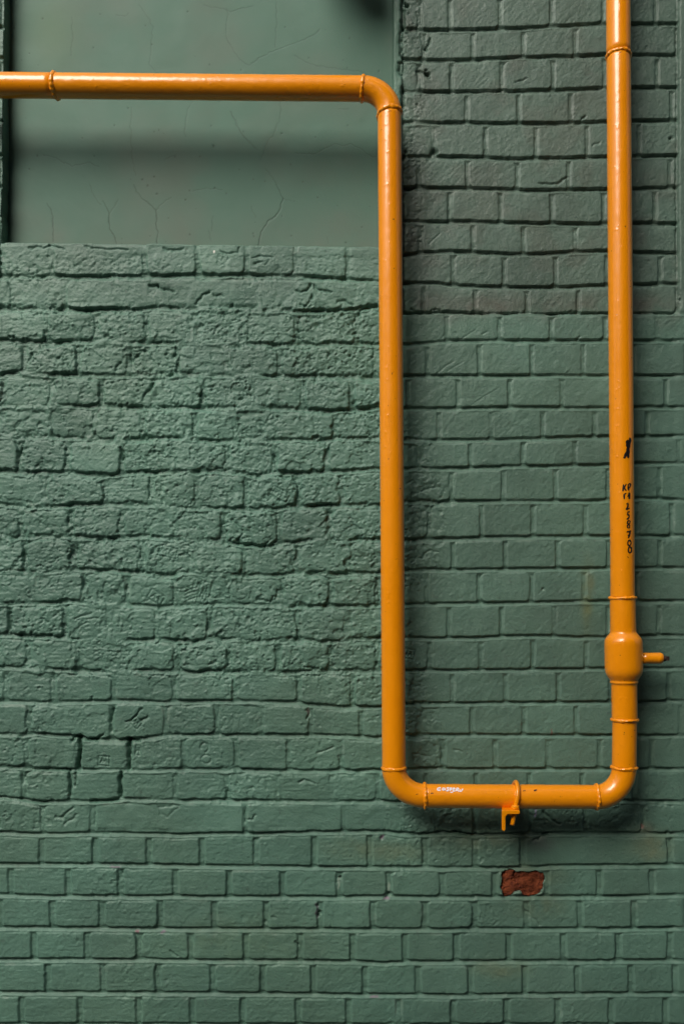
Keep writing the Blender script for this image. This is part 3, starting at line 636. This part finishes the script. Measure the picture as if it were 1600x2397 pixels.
# weld beads
def weld(c, axis_, r, seed, w=4.2, hgt=1.9, tilt=(0, 0)):
    axis_ = axis_.normalized(); u = Vector((0, -1, 0)); u = (u-axis_*u.dot(axis_)).normalized(); v = axis_.cross(u)
    seg, cs = 96, 10; V = []; rs_ = np.random.RandomState(seed)
    ph = rs_.rand(6)*6.28
    for i in range(seg):
        a = 2*math.pi*i/seg
        off = 0.5*math.sin(2*a+ph[0])+0.35*math.sin(5*a+ph[1])+tilt[0]*math.cos(a)+tilt[1]*math.sin(a)
        bw_ = 1.15*w*(1+0.16*math.sin(3*a+ph[2])+0.12*math.sin(9*a+ph[3])); bh = 1.45*hgt*(1+0.22*math.sin(4*a+ph[4])+0.16*math.sin(17*a+ph[5]))
        for j in range(cs):
            t = math.pi*j/(cs-1); ax_ = off-bw_*math.cos(t); rr_ = r-0.9+(bh+0.9)*math.sin(t)
            V.append(tuple(c+(u*math.cos(a)+v*math.sin(a))*(rr_/1000)+axis_*(ax_/1000)))
    F = [(i*cs+j, i*cs+j+1, ((i+1) % seg)*cs+j+1, ((i+1) % seg)*cs+j) for i in range(seg) for j in range(cs-1)]
    me = bpy.data.meshes.new('weld_seam'); me.from_pydata(V, [], F); me.polygons.foreach_set('use_smooth', [True]*len(me.polygons)); me.update()
    return ppart('weld_seam', me, M_weld)
weld(Ha, H1-H0, PR, 1, 4.5, 2.4, (-2.5, 1)); weld(H1, H1-Ha, PR, 2, 3.8, 2.3, (-1, -2)); weld(V0, V1-V0, PR, 3, 4.4, 2.1, (-4.0, 4.0))
weld(V1, V1-V0, PR, 4, 3.8, 1.9); weld(B0, B1-B0, PR, 5, 3.6, 2.6, (-1, 0)); weld(B1, B1-B0, PR, 6, 3.6, 2.4); weld(W0, W0-WA, PR, 7, 3.4, 2.3)
weld(WA, W0-WA, PR+1.2, 8, 3.2, 2.2); weld(WB, WB-WC, PR+1.2, 9, 3.2, 2.2); weld(WC, WB-WC, PR, 10, 3.8, 2.0, (-2.5, -1))
# ball valve: turned body with its own stub tubes
ax = WA-WB
prof = [(0,28.4),(10,28.4),(30,28.5),(60,28.5),(79,28.6),(81.0,29.2),(83.5,30.8),(88,34.5),(93,38.2),(97,40.4),(102,41.6),(108,42.0),(120,42.1),(140,42.1),(160,42.0),(168,41.6),(174,40.6),(180,38.4),(186,34.8),(190,32.0),(192.5,30.6),(194.5,30.6),(196,31.2),(198.5,31.0),(200,29.4),(201.5,28.6),(215,28.5),(240,28.5),(265,28.4),(285,28.3)]
fine = []; 
for (a0, r0), (a1, r1) in zip(prof[:-1], prof[1:]):
    k = max(1, int((a1-a0)/4))
    for q in range(k): fine.append((a0+(a1-a0)*q/k, r0+(r1-r0)*q/k))
fine.append(prof[-1])
vb = ppart('valve_body', sweep([WB+ax*(a/285) for a, r in fine], [r for a, r in fine], 72, 21, 0.16))
sc_ = U(1461, 1541); e1 = U(1546, 1541); e2 = U(1549, 1541.5)
q0 = sc_+Vector((0.036, 0, 0))
st = sweep([q0, q0.lerp(e1, .3), q0.lerp(e1, .6), q0.lerp(e1, .85), e1-Vector((.0016,0,0)), e1-Vector((.0006,0,0)), e1, e2-Vector((.0008,0,0)), e2], [12.6, 12.4, 12.4, 12.7, 12.9, 12.4, 11.6, 11.4, 10.4], 40, 22, 0.1)
stem = ppart('valve_stem', st)
# square rusty shank with two flats and a slot
def boxmesh(name, verts_faces):
    me = bpy.data.meshes.new(name); me.from_pydata(*[verts_faces[0], [], verts_faces[1]]); me.update(); return me
def prism_x(c, r, x0, x1, n=8, rot=0.39, squash=1.0):
    V = []; 
    for xx, rr_ in ((x0, r), (x1-0.0015, r), (x1, r*0.82)):
        for j in range(n):
            a = rot+2*math.pi*j/n; V.append((xx, c.y+rr_*math.cos(a), c.z+rr_*math.sin(a)*squash))
    F = [(i*n+j, i*n+(j+1) % n, (i+1)*n+(j+1) % n, (i+1)*n+j) for i in range(2) for j in range(n)]+[tuple(range(n))[::-1], tuple(range(2*n, 3*n))]
    return V, F
xe = e2.x
V1_, F1_ = prism_x(e2, 0.0068, xe-0.002, xe+0.0085, 12); V2_, F2_ = prism_x(e2, 0.0072, xe+0.0080, xe+0.0150, 4, 0.785, 0.92)
me = boxmesh('stem_end', (V1_+V2_, F1_+[tuple(i+len(V1_) for i in f) for f in F2_])); tip = link('stem_end', me, M_rust); tip.parent = stem; tip.matrix_parent_inverse = Matrix.Identity(4)
tip['label'] = 'bare rusty end of the valve stem'

# ---- handwriting laid on the pipe wall as thin strokes
def strokes_on(axis_a, axis_b, vertical, rad, polys, width, lift=0.00035, jit=0.25, seed=0):
    """polys: strokes sighted in wall mm on the pipe face"""
    rs_ = np.random.RandomState(seed); V = []; F = []
    for pts, wd in polys:
        pts = np.array(pts, dtype=float).reshape(-1, 2)
        dens = [pts[0]]
        for p_, q_ in zip(pts[:-1], pts[1:]):
            k = max(1, int(np.hypot(*(q_-p_))/0.7))
            for i in range(1, k+1): dens.append(p_+(q_-p_)*i/k)
        dens = np.array(dens)
        if len(dens) > 5:
            for _ in range(2): dens[1:-1] = (dens[:-2]+dens[1:-1]*2+dens[2:])/4
        tan = np.gradient(dens, axis=0); tan /= (np.hypot(tan[:, 0], tan[:, 1])[:, None]+1e-9); nor = np.stack([-tan[:, 1], tan[:, 0]], -1)
        n = len(dens); ww = wd*(1+jit*np.sin(np.arange(n)*0.35+rs_.rand()*6)*0.6); t_ = np.linspace(0, 1, n)
        ww = ww*np.clip(0.62+np.minimum(t_, 1-t_)*6, 0, 1)
        b0 = len(V)
        for i in range(n):
            for s_ in (-1, -0.33, 0.33, 1):
                x, y = dens[i]+nor[i]*ww[i]*s_*0.5
                # ray from the eye through (x,y) met with the cylinder
                o = Vector((CX/1000, -D/1000, (GY-CY)/1000)); d_ = (Vector((x/1000, 0, (GY-y)/1000))-o).normalized()
                A = axis_a; D_ = (axis_b-axis_a).normalized(); m = o-A
                dd = d_-D_*d_.dot(D_); mm = m-D_*m.dot(D_); aa = dd.dot(dd); bb = 2*dd.dot(mm); cc = mm.dot(mm)-(rad/1000+lift)**2
                disc = max(bb*bb-4*aa*cc, 0); tt = (-bb-math.sqrt(disc))/(2*aa); V.append(tuple(o+d_*tt))
        for i in range(n-1):
            for j in range(3): F.append((b0+i*4+j, b0+i*4+j+1, b0+(i+1)*4+j+1, b0+(i+1)*4+j))
    me = bpy.data.meshes.new('handwriting'); me.from_pydata(V, [], F); me.update(); me.polygons.foreach_set('use_smooth', [True]*len(me.polygons))
    return me
def circ(cx, cy, rx, ry, a0=0, a1=360, n=18, sl=0.0):
    out = []
    for i in range(n+1):
        a = R_(a0+(a1-a0)*i/n); yy = ry*math.sin(a); out += [cx+rx*math.cos(a)-sl*yy, cy+yy]
    return out
# offsets measured in the marker crops
ink = [((1465.5,1031,1468.5,1036,1470,1043,1468,1055,1464,1064,1459.5,1073), 5.2), ((1473,1024,1474,1031,1471.5,1043,1470.5,1052,1470,1062,1469,1072), 4.2), ((1466,1033,1469,1030,1472,1033), 2.4), ((1465.5,1033,1467,1043,1469.5,1047), 4),
 ((1458.5,1134,1458,1142,1457,1150), 3.0), ((1465,1133,1462,1138,1459.5,1142), 2.6), ((1460,1142,1462.5,1146,1465,1148.5), 2.6),
 ((1469.5,1133,1469,1141,1470.5,1148), 2.7), ((1469.5,1134,1473,1131.5,1475.5,1134,1473.5,1139,1470,1143), 2.3),
 ((1460,1156,1459.8,1162,1460.5,1168), 3.0), ((1460,1156.5,1462.5,1156,1465,1154.5), 2.2), ((1472,1153,1470,1159,1468.5,1163), 2.6), ((1472,1153,1472.8,1160,1472,1168), 3.0),
 ((1465.5,1181,1468,1177.5,1469.5,1180,1468.5,1186,1464,1193), 2.8), ((1465,1193,1469,1190.5,1473,1189), 2.6),
 ((1473,1197.5,1468.5,1198.5,1467.5,1204,1471,1205.5,1472,1210,1469,1214,1465.5,1215.5), 2.8),
 (circ(1470.6, 1222.5, 3.1, 4.2, 0, 360, 16, 0.25), 2.4), (circ(1470.2, 1232, 3.0, 4.2, 0, 360, 16, 0.15), 2.4),
 ((1466,1246.5,1468.5,1243.5,1471,1245.5,1475,1242), 2.4), ((1475,1242,1472.5,1250,1471,1256,1469.5,1260), 2.8), ((1468,1253,1471,1253,1474,1254.5), 2.0),
 (circ(1472.2, 1271, 3.8, 6.2, 0, 360, 18), 2.6), (circ(1473.4, 1287, 3.9, 7.2, 0, 360, 18), 2.6)]
ink = [(p_, w_*1.25) for p_, w_ in ink]
sg = ppart('marker_sign', strokes_on(WC, WB, True, PR+0.12, ink[:4], 1, seed=3), M_black); sg['label'] = 'black marker sign like a slanted H on the pipe'
hw = ppart('marker_writing', strokes_on(WC, WB, True, PR+0.12, ink[4:], 1, seed=3), M_black); hw['label'] = 'black marker writing with letters and digits down the pipe'
wht = [((1031,1844.5,1025,1845,1022.5,1848,1025,1850.5,1031,1850), 2.2), ((1041,1846,1036.5,1845,1034.5,1848,1036.5,1850.5,1040.5,1849,1041,1845.5,1042,1850.5), 2.0),
 ((1050,1844,1045,1845,1048,1848,1049,1851,1043.5,1851.5), 2.1), ((1052,1844,1053.5,1852), 2.0), ((1052,1845,1056.5,1844.5,1056,1848.5,1053,1848.5), 1.9),
 ((1059,1848.5,1064,1847.5,1062,1844.5,1058.5,1848,1060,1852,1065,1852), 2.0), ((1068,1845,1067,1852.5), 2.0), ((1068,1845,1073,1845.5,1071,1849,1068,1849,1074,1853.5), 2.0),
 ((1075.5,1848,1075.5,1853,1079,1853,1082.5,1846.5), 1.9), ((1053,1854.5,1057,1855.5,1060,1854), 1.6)]
ww_ = ppart('tag_writing', strokes_on(B0, B1, False, PR+0.14, [(p_, w_*1.4) for p_, w_ in wht], 1, seed=5), M_white); ww_['label'] = 'short white handwritten tag'
# paint chips on the low run
chips = [((1249,1851.5,1253,1850,1256,1849.2), 3.2), ((1223,1852,1229,1851), 1.6), ((1007,1857.5,1011,1857,1014,1858), 1.6)]
for c_ in chips: ppart('paint_chip', strokes_on(B0, B1, False, PR+0.13, [c_], 1, seed=7), M_rust)

# ------------------------------------------------------------------ pipe bracket (angle iron + hook bolt)
br = empty('pipe_bracket', (U(1195, 1910, 60).x, 0, U(1195, 1910, 60).z), 'orange angle iron bracket with hook bolt clasping the lower pipe run', 'bracket')
def bpart(name, me, mat=M_orange):
    me.name = name; o = link(name, me, mat); adopt(o, br); return o
def extrude_prof(pts, path0, path1, right, upv, bevel=0.0008):
    n = len(pts); V = []
    for p_ in (path0, path1):
        for a, b_ in pts: V.append(tuple(p_+right*a+upv*b_))
    F = [(j, (j+1) % n, n+(j+1) % n, n+j) for j in range(n)]+[tuple(range(n))[::-1], tuple(range(n, 2*n))]
    me = bpy.data.meshes.new('m'); me.from_pydata(V, [], F); me.update(); return me
fd = 124.0
tl = U(1173.5, 1897.5, fd); kx = (1-fd/D)
wpx = 42.5*kx/1000; hpx = 48.5*kx/1000; th = 0.0085*1.0
prof_ = [(0, 0), (wpx-.002, 0), (wpx, -.002), (wpx, -th+.002), (wpx-.002, -th), (th+.007, -th), (th+.0035, -th-.0012), (th+.0008, -th-.0045), (th, -th-.009), (th, -hpx+.003), (th-.003, -hpx), (.003, -hpx), (0, -hpx+.003)]
dirv = Vector((-(1178-CX)/D, -1, 0)).normalized()      # runs out of the wall, a little askew
end0 = tl-dirv*(fd/1000+0.012)
am = extrude_prof(prof_, end0, tl, Vector((1, 0, 0)), Vector((0, 0, 1)))
ang = bpart('angle_iron', am)
bv = ang.modifiers.new('bevel', 'BEVEL'); bv.width = 0.0012; bv.segments = 2; bv.limit_method = 'ANGLE'
# hook bolt
cxp = U(1203.5, 1865).x; zc = U(1203, 1864.9).z; yc = -PDP/1000; Rb = (PR+5.2)/1000
pts = []
zt = tl.z
for z_ in np.linspace(zt-0.036, zc, 12): pts.append(Vector((cxp-0.0112*(zc-z_)/(zc-(zt-0.036)) , yc-Rb, z_)))
for a in np.linspace(0, 180, 25)[1:]: pts.append(Vector((cxp+0.004*math.sin(R_(a))*1.0, yc-Rb*math.cos(R_(a)), zc+Rb*math.sin(R_(a)))))
for z_ in np.linspace(zc, zt-0.030, 8)[1:]: pts.append(Vector((cxp-0.004*(zc-z_)/0.06, yc+Rb, z_)))
bpart('hook_bolt', sweep(pts, 5.1, 20, 31, 0.12))
def hexnut(c, r, hh, rot=0.2):
    V = []; n = 6
    for z_, k in ((0, .88), (0.18*hh, 1), (0.8*hh, 1), (hh, .80)):
        for j in range(n):
            a = rot+j*math.pi/3; V.append((c.x+r*k*math.cos(a), c.y+r*k*math.sin(a), c.z+z_))
    F = [(i*n+j, i*n+(j+1) % n, (i+1)*n+(j+1) % n, (i+1)*n+j) for i in range(3) for j in range(n)]+[tuple(range(n))[::-1], tuple(range(3*n, 4*n))]
    me = bpy.data.meshes.new('nut'); me.from_pydata(V, [], F); me.update(); return me
zz = zt+0.0002; tt_ = (zc-zz)/(zc-(zt-0.036))
o = bpart('nut', hexnut(Vector((cxp-0.0112*tt_, yc-Rb, zz)), 0.0098, 0.0085)); b_ = o.modifiers.new('bevel', 'BEVEL'); b_.width = 0.0012; b_.segments = 3
for p_ in o.data.polygons: p_.use_smooth = True

# ------------------------------------------------------------------ unseen disc and stem, added above the recess corner to cast a soft shadow
caster = empty('shadow_caster', (0.86, 0.05, 2.99), 'unseen dark iron disc added above the recess corner to cast a shadow', 'added_blocker')
def cyl_y(c, r, y0, y1, n=40):
    V = []
    for yy, rr_ in ((y0, r), (y1+0.01, r), (y1, r*0.86)):
        for j in range(n): V.append((c[0]+rr_*math.cos(2*math.pi*j/n), yy, c[1]+rr_*math.sin(2*math.pi*j/n)))
    F = [(i*n+j, i*n+(j+1) % n, (i+1)*n+(j+1) % n, (i+1)*n+j) for i in range(2) for j in range(n)]+[tuple(range(n)), tuple(range(2*n, 3*n))[::-1]]
    me = bpy.data.meshes.new('m'); me.from_pydata(V, [], F); me.update(); return me
o = link('caster_disc', cyl_y((0.790, 3.05), 0.075, -0.06, -0.15), M_iron); adopt(o, caster)
o = link('caster_stem', cyl_y((0.790, 3.05), 0.022, 0.046, -0.062), M_iron); adopt(o, caster)

# ------------------------------------------------------------------ the street behind the camera: what the gloss reflects and what shades the wall
def boxm(x0, x1, y0, y1, z0, z1):
    V = [(x, y, z) for x in (x0, x1) for y in (y0, y1) for z in (z0, z1)]
    F = [(0, 1, 3, 2), (4, 6, 7, 5), (0, 4, 5, 1), (2, 3, 7, 6), (0, 2, 6, 4), (1, 5, 7, 3)]
    me = bpy.data.meshes.new('m'); me.from_pydata(V, [], F); me.update(); return me
g = link('ground', boxm(-150, 150, -150, 150, -0.5, -0.14), M_asph); g['kind'] = 'structure'
g = link('pavement', boxm(-40, 40, -1.9, 0.3, -0.14, 0.0), M_pave); g['kind'] = 'structure'
def building(name, label, x0, x1, yf, depth, hgt, m, floors, bays):
    root = empty(name, ((x0+x1)/2, yf-depth/2, 0), label, 'building')
    o = link('wall', boxm(x0, x1, yf-depth, yf, -0.14, hgt), m); adopt(o, root)
    o = link('cornice', boxm(x0-0.2, x1+0.2, yf-depth-0.2, yf+0.25, hgt-0.001+0.001, hgt+0.3), M_mid); adopt(o, root)
    fh = hgt/floors; bwid = (x1-x0)/bays
    for f in range(floors):
        for q in range(bays):
            cx_ = x0+bwid*(q+.5); z0 = f*fh+fh*0.3
            fr = link('window', boxm(cx_-0.6, cx_+0.6, yf+0.002, yf+0.06, z0, z0+fh*0.5), M_mid); adopt(fr, root)
            gl = link('pane', boxm(cx_-0.52, cx_+0.52, yf+0.05, yf+0.065, z0+0.08, z0+fh*0.5-0.08), M_glass); gl.parent = fr; gl.matrix_parent_inverse = Matrix.Identity(4)
building('tall_building', 'tall dark building across the street, behind the camera', -0.8, 15, -7.5, 10, 17.0, M_dark, 5, 5)
building('low_building', 'low grey building across the street, behind the camera', -61, -1.1, -8.5, 8, 6.6, M_dark, 2, 22)
